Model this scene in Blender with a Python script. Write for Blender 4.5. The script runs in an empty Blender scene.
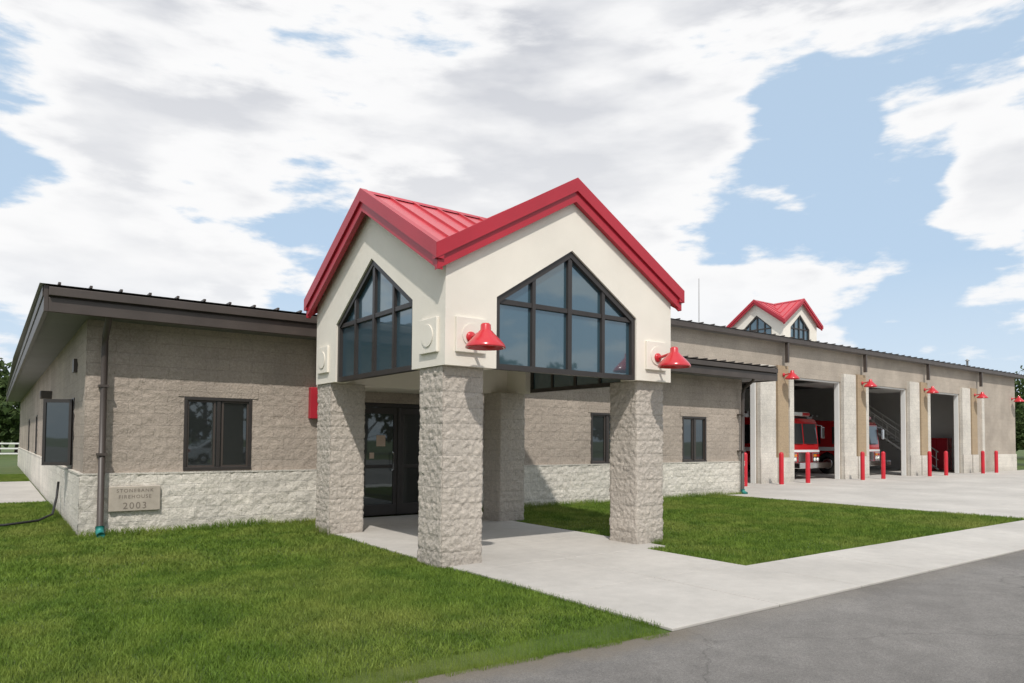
import bpy, math, random
import numpy as np
from mathutils import Vector, Matrix, noise
random.seed(7); np.random.seed(7)
scene = bpy.context.scene
I4 = Matrix.Identity(4)
XF = [I4.copy()]

# ------------------------------------------------------------------ helpers
def empty(name):
    e = bpy.data.objects.new(name, None); e.empty_display_size = 0.2
    scene.collection.objects.link(e); return e

def mk(name, verts, faces, mat, parent=None, smooth=False, bevel=0):
    M = XF[-1]
    me = bpy.data.meshes.new(name)
    me.from_pydata([tuple(M @ Vector(v)) for v in verts], [], faces)
    me.materials.append(mat)
    me.update()
    if smooth:
        me.polygons.foreach_set('use_smooth', [True]*len(me.polygons))
    o = bpy.data.objects.new(name, me)
    scene.collection.objects.link(o)
    if parent: o.parent = parent
    if bevel:
        b = o.modifiers.new('bevel', 'BEVEL'); b.width = bevel; b.segments = 2; b.limit_method = 'ANGLE'
    return o

BF = [(0,3,2,1),(4,5,6,7),(0,1,5,4),(1,2,6,5),(2,3,7,6),(3,0,4,7)]
def bv(x0,x1,y0,y1,z0,z1):
    return [(x0,y0,z0),(x1,y0,z0),(x1,y1,z0),(x0,y1,z0),(x0,y0,z1),(x1,y0,z1),(x1,y1,z1),(x0,y1,z1)]
def boxes(name, lst, mat, parent=None, bevel=0):
    V=[];F=[]
    for b in lst:
        n=len(V); V+=bv(*b); F+=[tuple(i+n for i in f) for f in BF]
    return mk(name,V,F,mat,parent,bevel=bevel)
def box(name,x0,x1,y0,y1,z0,z1,mat,parent=None,bevel=0):
    return boxes(name,[(x0,x1,y0,y1,z0,z1)],mat,parent,bevel)

def prism(name, poly, axis, a, b, mat, parent=None, bevel=0):
    n=len(poly); V=[]
    for c in (a,b):
        for u,z in poly:
            V.append((u,c,z) if axis=='y' else (c,u,z))
    F=[tuple(range(n)),tuple(range(2*n-1,n-1,-1))]
    for i in range(n):
        j=(i+1)%n; F.append((i,i+n,j+n,j))
    o=mk(name,V,F,mat,parent,bevel=bevel)
    import bmesh
    bm=bmesh.new(); bm.from_mesh(o.data); bmesh.ops.recalc_face_normals(bm,faces=bm.faces); bm.to_mesh(o.data); bm.free()
    return o

def tube(name, pts, r, mat, parent=None, n=12, closed=True):
    pts=[Vector(p) for p in pts]; V=[];F=[]
    rs = r if isinstance(r,(list,tuple)) else [r]*len(pts)
    for i,p in enumerate(pts):
        t=(pts[min(i+1,len(pts)-1)]-pts[max(i-1,0)]).normalized()
        a=t.cross(Vector((0,0,1)))
        if a.length<.05: a=t.cross(Vector((1,0,0)))
        a.normalize(); b=t.cross(a)
        for k in range(n):
            th=2*math.pi*k/n
            V.append(tuple(p+(a*math.cos(th)+b*math.sin(th))*rs[i]))
    for i in range(len(pts)-1):
        for k in range(n):
            F.append((i*n+k,i*n+(k+1)%n,(i+1)*n+(k+1)%n,(i+1)*n+k))
    F.append(tuple(range(n))); F.append(tuple(reversed(range((len(pts)-1)*n,len(pts)*n))))
    return mk(name,V,F,mat,parent,smooth=True)

def lathe(name, prof, c, mat, parent=None, n=32, axis='z', smooth=True):
    V=[];F=[]
    for r,z in prof:
        for k in range(n):
            th=2*math.pi*k/n
            p=(r*math.cos(th), r*math.sin(th), z)
            if axis=='y': p=(p[0],p[2],p[1])
            if axis=='x': p=(p[2],p[0],p[1])
            V.append((c[0]+p[0],c[1]+p[1],c[2]+p[2]))
    for i in range(len(prof)-1):
        for k in range(n):
            F.append((i*n+k,i*n+(k+1)%n,(i+1)*n+(k+1)%n,(i+1)*n+k))
    return mk(name,V,F,mat,parent,smooth=smooth)

# ------------------------------------------------------------------ materials
def newmat(name):
    m=bpy.data.materials.new(name); m.use_nodes=True
    nt=m.node_tree; return m,nt,nt.nodes['Principled BSDF']
def N(nt,t,**kw):
    n=nt.nodes.new(t)
    for k,v in kw.items(): setattr(n,k,v)
    return n
def mixc(nt,fac,a,b,mode='MIX'):
    n=N(nt,'ShaderNodeMix',data_type='RGBA',blend_type=mode)
    for idx,v in ((0,fac),(6,a),(7,b)):
        if isinstance(v,bpy.types.NodeSocket): nt.links.new(v,n.inputs[idx])
        elif idx==0: n.inputs[0].default_value=v
        else: n.inputs[idx].default_value=(*v,1) if len(v)==3 else v
    return n.outputs[2]
def math_(nt,op,a,b=None,c=None,clamp=False):
    n=N(nt,'ShaderNodeMath',operation=op); n.use_clamp=clamp
    for i,v in enumerate((a,b,c)):
        if v is None: continue
        if isinstance(v,bpy.types.NodeSocket): nt.links.new(v,n.inputs[i])
        else: n.inputs[i].default_value=v
    return n.outputs[0]
def mrange(nt,v,a,b,c=0,d=1,smooth=False):
    n=N(nt,'ShaderNodeMapRange'); n.clamp=True
    if smooth: n.interpolation_type='SMOOTHSTEP'
    nt.links.new(v,n.inputs[0])
    for i,x in enumerate((a,b,c,d)): n.inputs[i+1].default_value=x
    return n.outputs[0]
def tnoise(nt,vec,scale,detail=4,rough=.55):
    n=N(nt,'ShaderNodeTexNoise'); n.inputs['Scale'].default_value=scale
    n.inputs['Detail'].default_value=detail; n.inputs['Roughness'].default_value=rough
    if vec is not None: nt.links.new(vec,n.inputs['Vector'])
    return n.outputs['Fac']
def bump(nt,h,strength,dist,bsdf,prev=None):
    b=N(nt,'ShaderNodeBump'); b.inputs['Strength'].default_value=strength; b.inputs['Distance'].default_value=dist
    nt.links.new(h,b.inputs['Height'])
    if prev: nt.links.new(prev,b.inputs['Normal'])
    nt.links.new(b.outputs[0],bsdf.inputs['Normal']); return b.outputs[0]
def gpos(nt): return N(nt,'ShaderNodeNewGeometry').outputs['Position']

def simple(name,col,rough=.6,metal=0,var=.12,scale=3,bmp=0,bscale=60,spec=None,coat=0):
    m,nt,b=newmat(name); p=gpos(nt)
    n1=tnoise(nt,p,scale,4); f=mrange(nt,n1,.3,.7,1-var,1+var)
    c=N(nt,'ShaderNodeMix',data_type='RGBA',blend_type='MULTIPLY'); c.inputs[0].default_value=1
    c.inputs[6].default_value=(*col,1)
    cb=N(nt,'ShaderNodeCombineColor')
    for i in range(3): nt.links.new(f,cb.inputs[i])
    nt.links.new(cb.outputs[0],c.inputs[7]); nt.links.new(c.outputs[2],b.inputs['Base Color'])
    b.inputs['Roughness'].default_value=rough; b.inputs['Metallic'].default_value=metal
    if spec is not None: b.inputs['Specular IOR Level'].default_value=spec
    if coat: b.inputs['Coat Weight'].default_value=coat; b.inputs['Coat Roughness'].default_value=.08
    if bmp: bump(nt,tnoise(nt,p,bscale,4),bmp,.01,b)
    return m

def block(name,c1,c2,mortar,bw=.4,bh=.2,ms=.007,rockbump=.6,rockscale=18,off=0.0,stain=.2):
    m,nt,b=newmat(name); p=gpos(nt)
    s=N(nt,'ShaderNodeSeparateXYZ'); nt.links.new(p,s.inputs[0])
    u=math_(nt,'ADD',s.outputs[0],s.outputs[1])
    cv=N(nt,'ShaderNodeCombineXYZ'); nt.links.new(u,cv.inputs[0]); nt.links.new(math_(nt,'ADD',s.outputs[2],off),cv.inputs[1])
    br=N(nt,'ShaderNodeTexBrick'); nt.links.new(cv.outputs[0],br.inputs['Vector'])
    br.inputs['Scale'].default_value=1; br.inputs['Brick Width'].default_value=bw; br.inputs['Row Height'].default_value=bh
    br.inputs['Mortar Size'].default_value=ms; br.inputs['Mortar Smooth'].default_value=.4; br.inputs['Bias'].default_value=0
    br.inputs['Color1'].default_value=(*c1,1); br.inputs['Color2'].default_value=(*c2,1); br.inputs['Mortar'].default_value=(*mortar,1)
    n1=tnoise(nt,p,rockscale,6,.68); n2=tnoise(nt,p,.7,4); n3=tnoise(nt,p,90,3,.7)
    k=math_(nt,'MULTIPLY',mrange(nt,n1,.3,.72,.80,1.14),mrange(nt,n2,.3,.7,1-stain,1+stain*.5))
    k=math_(nt,'MULTIPLY',k,mrange(nt,n3,.3,.7,.84,1.12))
    g=mrange(nt,math_(nt,'ADD',s.outputs[2],math_(nt,'MULTIPLY',n1,.25)),.08,.45,.76,1)
    k=math_(nt,'MULTIPLY',k,g)
    cb=N(nt,'ShaderNodeCombineColor')
    for i in range(3): nt.links.new(k,cb.inputs[i])
    nt.links.new(mixc(nt,1.0,br.outputs['Color'],cb.outputs[0],'MULTIPLY'),b.inputs['Base Color'])
    b.inputs['Roughness'].default_value=.93; b.inputs['Specular IOR Level'].default_value=.2
    inv=math_(nt,'SUBTRACT',1.0,br.outputs['Fac'])
    h=math_(nt,'ADD',math_(nt,'MULTIPLY',n1,1.0),math_(nt,'MULTIPLY',inv,.2))
    h=math_(nt,'ADD',h,math_(nt,'MULTIPLY',n3,.25))
    bump(nt,h,rockbump,.03,b)
    return m

M_upper = block('split_face_block_tan',(.455,.388,.328),(.425,.362,.307),(.375,.322,.275),ms=.005,rockbump=.8,rockscale=26)
M_base  = block('split_face_block_light',(.77,.72,.635),(.72,.675,.60),(.63,.595,.535),ms=.005,rockbump=.9,rockscale=22)
M_col   = block('split_face_block_column',(.57,.51,.445),(.54,.485,.425),(.48,.435,.385),ms=.004,rockbump=.8,rockscale=30,stain=.06)
M_tall  = block('split_face_block_bays',(.46,.40,.335),(.43,.375,.315),(.39,.34,.285),ms=.005,rockbump=.45,rockscale=20)
M_pier  = block('light_block_pier',(.66,.62,.55),(.62,.585,.525),(.54,.51,.46),rockbump=.4)
M_tan   = block('tan_block_pier',(.42,.32,.21),(.39,.30,.20),(.34,.26,.18),ms=.005,rockbump=.2,stain=.05)
M_stucco= simple('cream_stucco',(.78,.73,.645),.9,0,.05,1.2,.5,140)
M_red   = simple('red_painted_metal',(.42,.018,.034),.38,0,.10,1.0,.05,8,.5)
M_redroof=simple('red_standing_seam_metal',(.52,.05,.065),.33,.0,.08,1.5,.05,5,.7)
M_lamp  = simple('red_lamp_enamel',(.52,.022,.03),.25,0,.05,3,coat=.4)
M_boll  = simple('red_bollard_paint',(.50,.012,.025),.45,0,.12,4)
M_dark  = simple('dark_bronze_metal',(.062,.049,.042),.45,.0,.15,2,.1,20)
M_frame = simple('bronze_window_frame',(.035,.03,.028),.4,0,.1,4)
M_soffit= simple('grey_soffit',(.16,.16,.16),.6,0,.08,1)
M_white = simple('white_paint',(.72,.72,.70),.6,0,.05,1)
M_int   = simple('interior_wall_paint',(.62,.62,.60),.8,0,.05,1)
M_intdk = simple('interior_ceiling_deck',(.12,.12,.12),.8,0,.1,1)
M_galv  = simple('grey_metal_roof',(.28,.28,.27),.45,.3,.1,1)
M_chrome= simple('chrome',(.65,.66,.68),.18,1,.03,3)
M_tire  = simple('tyre_rubber',(.02,.02,.02),.85,0,.1,8)
M_teal  = simple('teal_drain_boot',(.02,.22,.2),.5,0,.1,4)
M_fire  = simple('fire_engine_red_paint',(.42,.012,.015),.2,0,.04,1,coat=.6)
M_paintw= simple('white_car_paint',(.75,.76,.77),.22,0,.03,1,coat=.5)
M_paintb= simple('silver_car_paint',(.38,.40,.42),.25,.4,.03,1,coat=.5)
M_alum  = simple('aluminium_shutter',(.5,.5,.5),.4,.7,.06,3)
M_lens  = simple('headlight_lens',(.75,.75,.7),.08,.2,.03,3)
M_amber = simple('amber_lens',(.6,.2,.02),.2,0,.03,3)
M_black = simple('black_hose_rubber',(.02,.02,.02),.6)
M_plaque= simple('limestone_plaque',(.42,.37,.31),.85,0,.12,6,.4,120)
M_letter= simple('engraved_letters',(.19,.16,.135),.9)
M_paper = simple('paper_notice',(.55,.42,.33),.9)
M_bark  = simple('tree_bark',(.09,.065,.045),.9,0,.3,6,.6,12)

def glassmat(name,col,gl,rough=.02,wave=.0):
    m,nt,b=newmat(name); out=nt.nodes['Material Output']
    p=gpos(nt); n=tnoise(nt,p,1.3,2)
    b.inputs['Base Color'].default_value=(*col,1); b.inputs['Roughness'].default_value=.3
    g=N(nt,'ShaderNodeBsdfGlossy'); g.inputs['Roughness'].default_value=rough; g.inputs['Color'].default_value=(.82,.93,.97,1)
    bp=N(nt,'ShaderNodeBump'); bp.inputs['Strength'].default_value=.04; bp.inputs['Distance'].default_value=.02
    nt.links.new(n,bp.inputs['Height']); nt.links.new(bp.outputs[0],g.inputs['Normal'])
    lw=N(nt,'ShaderNodeLayerWeight'); lw.inputs['Blend'].default_value=.25
    f=mrange(nt,lw.outputs['Fresnel'],0,1,gl,1)
    mx=N(nt,'ShaderNodeMixShader'); nt.links.new(f,mx.inputs[0]); nt.links.new(b.outputs[0],mx.inputs[1]); nt.links.new(g.outputs[0],mx.inputs[2])
    nt.links.new(mx.outputs[0],out.inputs[0]); return m
M_glass = glassmat('dark_window_glass',(.010,.012,.012),.07)
M_teal_glass = glassmat('teal_gable_glass',(.030,.066,.088),.13,.03)
M_carglass = glassmat('car_glass',(.015,.018,.02),.12)

def concrete(name,c,dark):
    m,nt,b=newmat(name); p=gpos(nt)
    a=tnoise(nt,p,.5,6,.6); d=tnoise(nt,p,5,6,.7); e=tnoise(nt,p,160,2,.6)
    k=math_(nt,'MULTIPLY',mrange(nt,a,.3,.7,dark,1.06),mrange(nt,d,.3,.7,.93,1.05))
    k=math_(nt,'MULTIPLY',k,mrange(nt,e,.3,.7,.93,1.06))
    cb=N(nt,'ShaderNodeCombineColor')
    for i in range(3): nt.links.new(k,cb.inputs[i])
    nt.links.new(mixc(nt,1.0,c,cb.outputs[0],'MULTIPLY'),b.inputs['Base Color'])
    b.inputs['Roughness'].default_value=.9; b.inputs['Specular IOR Level'].default_value=.25
    bump(nt,math_(nt,'ADD',e,d),.25,.006,b); return m
M_conc=concrete('broomed_concrete',(.49,.462,.425),.82)
M_joint=simple('joint_dirt',(.20,.18,.15),.95)

def edge_y(x):
    """lawn / asphalt boundary, drifting gently back from the road on the left"""
    return 4.0 if x>=4.6 else min(4.45,4.0+.085*(4.6-x))

def asphalt():
    m,nt,b=newmat('weathered_asphalt'); p=gpos(nt)
    big=tnoise(nt,p,.35,5,.6); mid=tnoise(nt,p,3,6,.7); fine=tnoise(nt,p,220,2,.8); fine2=tnoise(nt,p,70,3,.8)
    base=mixc(nt,mrange(nt,big,.35,.65),(.165,.155,.145),(.225,.212,.198))
    k=math_(nt,'MULTIPLY',mrange(nt,fine,.25,.75,.55,1.5),mrange(nt,fine2,.3,.7,.75,1.27))
    k=math_(nt,'MULTIPLY',k,mrange(nt,mid,.3,.7,.84,1.14))
    wv=N(nt,'ShaderNodeVectorMath',operation='ADD'); nt.links.new(p,wv.inputs[0])
    nz=N(nt,'ShaderNodeTexNoise'); nz.inputs['Scale'].default_value=1.3; nz.inputs['Detail'].default_value=6; nt.links.new(p,nz.inputs['Vector'])
    sc=N(nt,'ShaderNodeVectorMath',operation='SCALE'); nt.links.new(nz.outputs['Color'],sc.inputs[0]); sc.inputs['Scale'].default_value=.9
    nt.links.new(sc.outputs[0],wv.inputs[1])
    vo=N(nt,'ShaderNodeTexVoronoi',feature='DISTANCE_TO_EDGE'); vo.inputs['Scale'].default_value=.2; nt.links.new(wv.outputs[0],vo.inputs['Vector'])
    crack=mrange(nt,vo.outputs['Distance'],0,.003,.75,1)
    k=math_(nt,'MULTIPLY',k,crack)
    cb=N(nt,'ShaderNodeCombineColor')
    for i in range(3): nt.links.new(k,cb.inputs[i])
    col=mixc(nt,1.0,base,cb.outputs[0],'MULTIPLY')
    s=N(nt,'ShaderNodeSeparateXYZ'); nt.links.new(p,s.inputs[0])
    e=math_(nt,'SUBTRACT',math_(nt,'ADD',s.outputs[1],math_(nt,'MULTIPLY',mid,.5)),math_(nt,'MULTIPLY',math_(nt,'MAXIMUM',math_(nt,'SUBTRACT',4.6,s.outputs[0]),0.0),.085))
    f=math_(nt,'MULTIPLY',mrange(nt,e,3.85,4.25,0,.7,True),mrange(nt,s.outputs[0],4.6,5.0,1,.3))
    col=mixc(nt,f,col,(.17,.14,.10))
    nt.links.new(col,b.inputs['Base Color']); b.inputs['Roughness'].default_value=.92
    b.inputs['Specular IOR Level'].default_value=.25
    bump(nt,math_(nt,'ADD',fine,fine2),.7,.008,b); return m
M_asph=asphalt()

def grassmat(name,dark,light,dry,trans):
    m,nt,b=newmat(name); p=gpos(nt)
    a=tnoise(nt,p,.55,5,.6); c=tnoise(nt,p,2.2,5,.68); d=tnoise(nt,p,60,2,.6)
    col=mixc(nt,mrange(nt,c,.38,.62),dark,light)
    col=mixc(nt,mrange(nt,a,.45,.70,0,.7),col,dry)
    k=mrange(nt,d,.3,.7,.7,1.3)
    cb=N(nt,'ShaderNodeCombineColor')
    for i in range(3): nt.links.new(k,cb.inputs[i])
    col=mixc(nt,1.0,col,cb.outputs[0],'MULTIPLY')
    nt.links.new(col,b.inputs['Base Color']); b.inputs['Roughness'].default_value=.7; b.inputs['Specular IOR Level'].default_value=.25
    if trans:
        out=nt.nodes['Material Output']; t=N(nt,'ShaderNodeBsdfTranslucent'); nt.links.new(col,t.inputs[0])
        mx=N(nt,'ShaderNodeMixShader'); mx.inputs[0].default_value=.35
        nt.links.new(b.outputs[0],mx.inputs[1]); nt.links.new(t.outputs[0],mx.inputs[2]); nt.links.new(mx.outputs[0],out.inputs[0])
    return m
M_blade=grassmat('grass_blades',(.095,.165,.022),(.175,.26,.038),(.28,.30,.075),True)
M_ground=grassmat('lawn_soil_and_thatch',(.050,.082,.016),(.08,.12,.024),(.12,.13,.045),False)
M_leaf=grassmat('tree_leaves',(.035,.06,.018),(.075,.12,.035),(.09,.12,.04),True)

# ------------------------------------------------------------------ ground
def sheet(name,x0,x1,y0,y1,z,mat,parent=None):
    return mk(name,[(x0,y0,z),(x1,y0,z),(x1,y1,z),(x0,y1,z)],[(0,1,2,3)],mat,parent)
sheet('ground',-900,900,-900,900,0,M_ground)
ex=[-120,-6,-4]+[round(float(v),2) for v in np.arange(-3,4.5,.4)]+[4.6,140]
V=[];F=[]
for x in ex: V+=[(x,-22,.006),(x,edge_y(x),.006)]
for i in range(len(ex)-1): F.append((2*i,2*i+2,2*i+3,2*i+1))
mk('asphalt_road',V,F,M_asph)

def slabs(name,rects,z0,z1,gap=.012):
    e=empty(name)
    L=[];J=[]
    for (x0,x1,nx,y0,y1,ny) in rects:
        xs=np.linspace(x0,x1,nx+1); ys=np.linspace(y0,y1,ny+1)
        J.append((x0+.01,x1-.01,y0+.01,y1-.01,0.001,z1-.012))
        for i in range(nx):
            for j in range(ny):
                dz=random.uniform(-.001,.001)
                L.append((xs[i]+gap/2,xs[i+1]-gap/2,ys[j]+gap/2,ys[j+1]-gap/2,z0,z1+dz))
    boxes('panels',L,M_conc,e,bevel=.006)
    boxes('joint_fill',J,M_joint,e)
    return e
slabs('concrete_walkway',[(4.63,7.75,2,4.0,7.2,2),(4.58,8.2,2,7.2,11.7,3),(5.2,8.2,2,11.7,13.1,1),(7.75,17.5,6,4.0,5.5,1)],.002,.03)
slabs('concrete_apron',[(17.5,65.5,14,4.0,16.0,4)],.002,.03,.018)
slabs('side_walkway',[(-6,1.1,3,20.5,30,3)],.002,.03)

# ------------------------------------------------------------------ lawn blades
def patchmesh(name,nb,h,wd=1.0):
    px=np.random.rand(nb); py=np.random.rand(nb)
    th=np.random.rand(nb)*2*np.pi; w=np.random.uniform(.0022,.0045,nb)*wd
    hh=h*np.random.uniform(.5,1.35,nb); la=np.random.rand(nb)*2*np.pi; ll=hh*np.random.uniform(.1,1.0,nb)
    V=np.zeros((nb,5,3)); 
    dx=np.cos(th)*w; dy=np.sin(th)*w
    V[:,0]=np.stack([px-dx,py-dy,np.zeros(nb)],1); V[:,1]=np.stack([px+dx,py+dy,np.zeros(nb)],1)
    mx=px+np.cos(la)*ll*.35; my=py+np.sin(la)*ll*.35
    V[:,2]=np.stack([mx-dx*.8,my-dy*.8,hh*.6],1); V[:,3]=np.stack([mx+dx*.8,my+dy*.8,hh*.6],1)
    V[:,4]=np.stack([px+np.cos(la)*ll,py+np.sin(la)*ll,hh],1)
    idx=np.arange(nb)*5
    q=np.stack([idx,idx+1,idx+3,idx+2],1); t=np.stack([idx+2,idx+3,idx+4],1)
    me=bpy.data.meshes.new(name)
    me.vertices.add(nb*5); me.vertices.foreach_set('co',V.reshape(-1).astype(np.float32))
    loops=np.concatenate([q.reshape(-1),t.reshape(-1)])
    me.loops.add(len(loops)); me.loops.foreach_set('vertex_index',loops.astype(np.int32))
    ls=np.concatenate([np.arange(nb)*4, nb*4+np.arange(nb)*3])
    me.polygons.add(2*nb); me.polygons.foreach_set('loop_start',ls.astype(np.int32))
    me.update(calc_edges=True); me.validate(); me.materials.append(M_blade); return me
dense=[patchmesh('grass_patch_dense_%d'%i,4200,.05) for i in range(4)]
sparse=[patchmesh('grass_patch_far_%d'%i,1900,.05,1.7) for i in range(3)]
lawn=empty('lawn_grass'); lawn2=empty('lawn_grass.001')
def tile(x0,x1,y0,y1,par,meshes=dense,z=0.0):
    nx=max(1,round(x1-x0)); ny=max(1,round(y1-y0)); sx=(x1-x0)/nx; sy=(y1-y0)/ny
    for i in range(nx):
        for j in range(ny):
            o=bpy.data.objects.new('grass_patch',random.choice(meshes)); scene.collection.objects.link(o)
            fx=random.choice((0,1)); fy=random.choice((0,1))
            cx,cy=x0+(i+.5)*sx,y0+(j+.5)*sy
            hz=1.0+.45*noise.noise(Vector((cx*.45,cy*.45,3.3)))
            o.scale=(sx*(-1 if fx else 1),sy*(-1 if fy else 1),hz*random.uniform(.92,1.12))
            o.location=(x0+(i+fx)*sx,y0+(j+fy)*sy,z); o.parent=par
YE=4.47
tile(-4,1.16,YE,9,lawn); tile(-4,1.16,9,20.5,lawn,sparse)
tile(1.16,4.57,YE,9,lawn); tile(1.16,4.57,9,13.12,lawn,sparse); tile(4.57,5.18,11.76,13.12,lawn,sparse)
tile(7.77,17.48,5.51,7.2,lawn2,sparse); tile(8.22,17.48,7.2,13.12,lawn2,sparse)
tile(-4,1.1,30,36,lawn,sparse)
half=patchmesh('grass_wedge',420,.05); lip=patchmesh('grass_lip',500,.04,1.2); tall=patchmesh('grass_wall_tufts',420,.12,1.5)
def strip(me,par,x,y,sx,sy,rot=0):
    o=bpy.data.objects.new('grass_tufts',me); scene.collection.objects.link(o); o.parent=par
    o.scale=(sx,sy,random.uniform(.7,1.2)); o.location=(x,y,.002); o.rotation_euler=(0,0,rot)
x=-4.0
while x<4.4:
    e0=edge_y(x+.12)
    if YE-e0>.03: strip(half,lawn,x,e0-.02,.25,YE-e0+.02)
    w=random.uniform(.03,.11); strip(lip,lawn,x,e0-w,.28,w+.05,random.uniform(-.12,.08))
    x+=.25
for x in np.arange(1.15,4.5,1.0): strip(tall,lawn,x,12.98,1,.14)
for x in np.arange(8.3,17.4,1.0): strip(tall,lawn2,x,12.98,1,.14)
strip(tall,lawn,4.40,11.1,.1,.7); strip(tall,lawn2,8.5,7.5,.09,.7); strip(tall,lawn2,8.2,7.42,.4,.1)
for y in np.arange(13.1,19,1.0): strip(tall,lawn,.98,y,.13,1)
for x in np.arange(7.8,17.3,1.0): strip(lip,lawn2,x,5.49,1,.04)
for y in np.arange(4.1,7.2,.8): strip(lip,lawn,4.54,y,.12,.8)

# ------------------------------------------------------------------ rough wall
def rough_wall(name, org, ud, nd, u0,u1,z0,z1, holes, step, amp, mat, parent, bw=.4,bh=.2, groove=.005):
    us=set(np.round(np.linspace(u0,u1,max(2,int((u1-u0)/step)+1)),4)); zs=set(np.round(np.linspace(z0,z1,max(2,int((z1-z0)/step)+1)),4))
    for h in holes: us|={h[0],h[1]}; zs|={h[2],h[3]}
    us=sorted(u for u in us if u0-1e-6<=u<=u1+1e-6); zs=sorted(z for z in zs if z0-1e-6<=z<=z1+1e-6)
    V=[];F=[];nu=len(us)
    for z in zs:
        for u in us:
            p=Vector((org[0]+ud[0]*u,org[1]+ud[1]*u,z))
            n=noise.fractal(p*10,1.0,2.0,3)*.6+noise.fractal(p*24+Vector((5,3,1)),1,2,2)*.35
            row=math.floor(z/bh+1e-4); fz=abs((z/bh+.5)%1-.5)*bh
            uu=u+(bw/2 if row%2 else 0); fu=abs((uu/bw+.5)%1-.5)*bw
            g=groove*max(0,1-min(fz,fu)/.018)
            d=amp*n-g
            V.append((p.x+nd[0]*d,p.y+nd[1]*d,z))
    for j in range(len(zs)-1):
        zc=(zs[j]+zs[j+1])/2
        for i in range(nu-1):
            uc=(us[i]+us[i+1])/2
            if any(h[0]<uc<h[1] and h[2]<zc<h[3] for h in holes): continue
            F.append((j*nu+i,j*nu+i+1,(j+1)*nu+i+1,(j+1)*nu+i))
    return mk(name,V,F,mat,parent,smooth=True)

# ------------------------------------------------------------------ windows (facing -Y in local frame)
def window(x0,x1,z0,z1,y,parent,mull=(.5,),fr=.055,depth=.07,sash=True,nm='window'):
    L=[(x0,x1,y-.012,y+depth,z1-fr,z1),(x0,x1,y-.03,y+depth,z0,z0+fr),
       (x0,x0+fr,y-.012,y+depth,z0+fr,z1-fr),(x1-fr,x1,y-.012,y+depth,z0+fr,z1-fr)]
    for m in mull:
        c=x0+(x1-x0)*m; L.append((c-fr*.55,c+fr*.55,y+.004,y+depth,z0+fr,z1-fr))
    boxes(nm+'_frame',L,M_frame,parent,bevel=.006)
    box(nm+'_glass',x0+fr*.5,x1-fr*.5,y+.045,y+.055,z0+fr*.5,z1-fr*.5,M_glass,parent)
    if sash:
        S=[]; edges=[x0]+[x0+(x1-x0)*m for m in mull]+[x1]
        for a,b in zip(edges[:-1],edges[1:]):
            a+=fr; b-=fr
            S+= [(a,b,y+.022,y+.044,z1-fr-.03,z1-fr),(a,b,y+.022,y+.044,z0+fr,z0+fr+.03),(a,a+.03,y+.022,y+.044,z0+fr+.03,z1-fr-.03),(b-.03,b,y+.022,y+.044,z0+fr+.03,z1-fr-.03)]
        boxes(nm+'_sash',S,M_dark,parent)

# ------------------------------------------------------------------ FIRE STATION
st=empty('fire_station')
WY=13.2; WX0=1.18; WX1=18.45
HW=[(2.66,3.81,1.03,2.31),(12.2,13.35,1.0,2.31),(15.7,16.75,1.0,2.31)]
DOOR=(5.75,8.05,0.0,2.34)
rough_wall('front_wall_upper',(0,WY),(1,0),(0,-1),WX0,WX1,1.0,3.52,HW+[DOOR],.034,.020,M_upper,st)
rough_wall('front_wall_base',(0,WY-.05),(1,0),(0,-1),WX0-.05,WX1+.05,0,1.0,[DOOR],.030,.028,M_base,st)
rough_wall('end_wall_upper',(WX0,0),(0,1),(-1,0),WY,47,1.0,3.52,[(15.0,16.0,1.03,2.31),(19.0,20,1.03,2.31),(23,24,1.03,2.31),(28,29,1.03,2.31),(34,35,1.03,2.31)],.08,.018,M_upper,st)
rough_wall('end_wall_base',(WX0-.05,0),(0,1),(-1,0),WY-.05,47,0,1.0,[],.08,.022,M_base,st)
boxes('base_ledge',[(WX0-.06,DOOR[0],WY-.062,WY+.03,.985,1.012),(DOOR[1],WX1+.06,WY-.062,WY+.03,.985,1.012),(WX0-.062,WX0+.03,WY+.03,47,.985,1.012)],M_base,st)
boxes('wall_core',[(WX0+.13,5.5,WY+.13,46.9,0,3.5),(5.5,8.3,WY+.35,46.9,0,3.5),(8.3,WX1-.13,WY+.13,46.9,0,3.5)],M_upper,st)
rough_wall('right_return_wall',(WX1,0),(0,1),(1,0),WY,16.4,0,3.52,[],.08,.018,M_upper,st)
def fascia(name,x0,x1,y,z0,z1): 
    boxes(name,[(x0,x1,y,y+.06,z0,z1),(x0,x1,y-.10,y-.002,z1-.15,z1-.02),(x0,x1,y-.03,y-.002,z0+.0,z1-.17)],M_dark,st,bevel=.008)
fascia('eave_fascia',.62,19.3,12.6,3.47,3.86)
boxes('rake_fascia',[(.56,.62,12.57,47.6,3.47,3.87),(.54,.56,12.6,47.6,3.70,3.85)],M_dark,st,bevel=.006)
boxes('rake_fascia_right',[(19.3,19.36,12.57,15.9,3.47,3.87)],M_dark,st)
box('soffit',.62,19.3,12.66,15.9,3.50,3.54,M_soffit,st)
box('soffit_side',.62,1.3,15.9,47.5,3.50,3.54,M_soffit,st)
mk('low_roof',[(.5,12.52,3.88),(19.4,12.52,3.88),(19.4,30,4.35),(.5,30,4.35),(.5,47.6,3.88),(19.4,47.6,3.88)],[(0,1,2,3),(3,2,5,4)],M_galv,st)
L=[]
x=.75
while x<19.4:
    L.append((x-.018,x+.018,12.50,12.75,3.885,3.92)); x+=.41
boxes('roof_seam_ends',L,M_dark,st)
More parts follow.
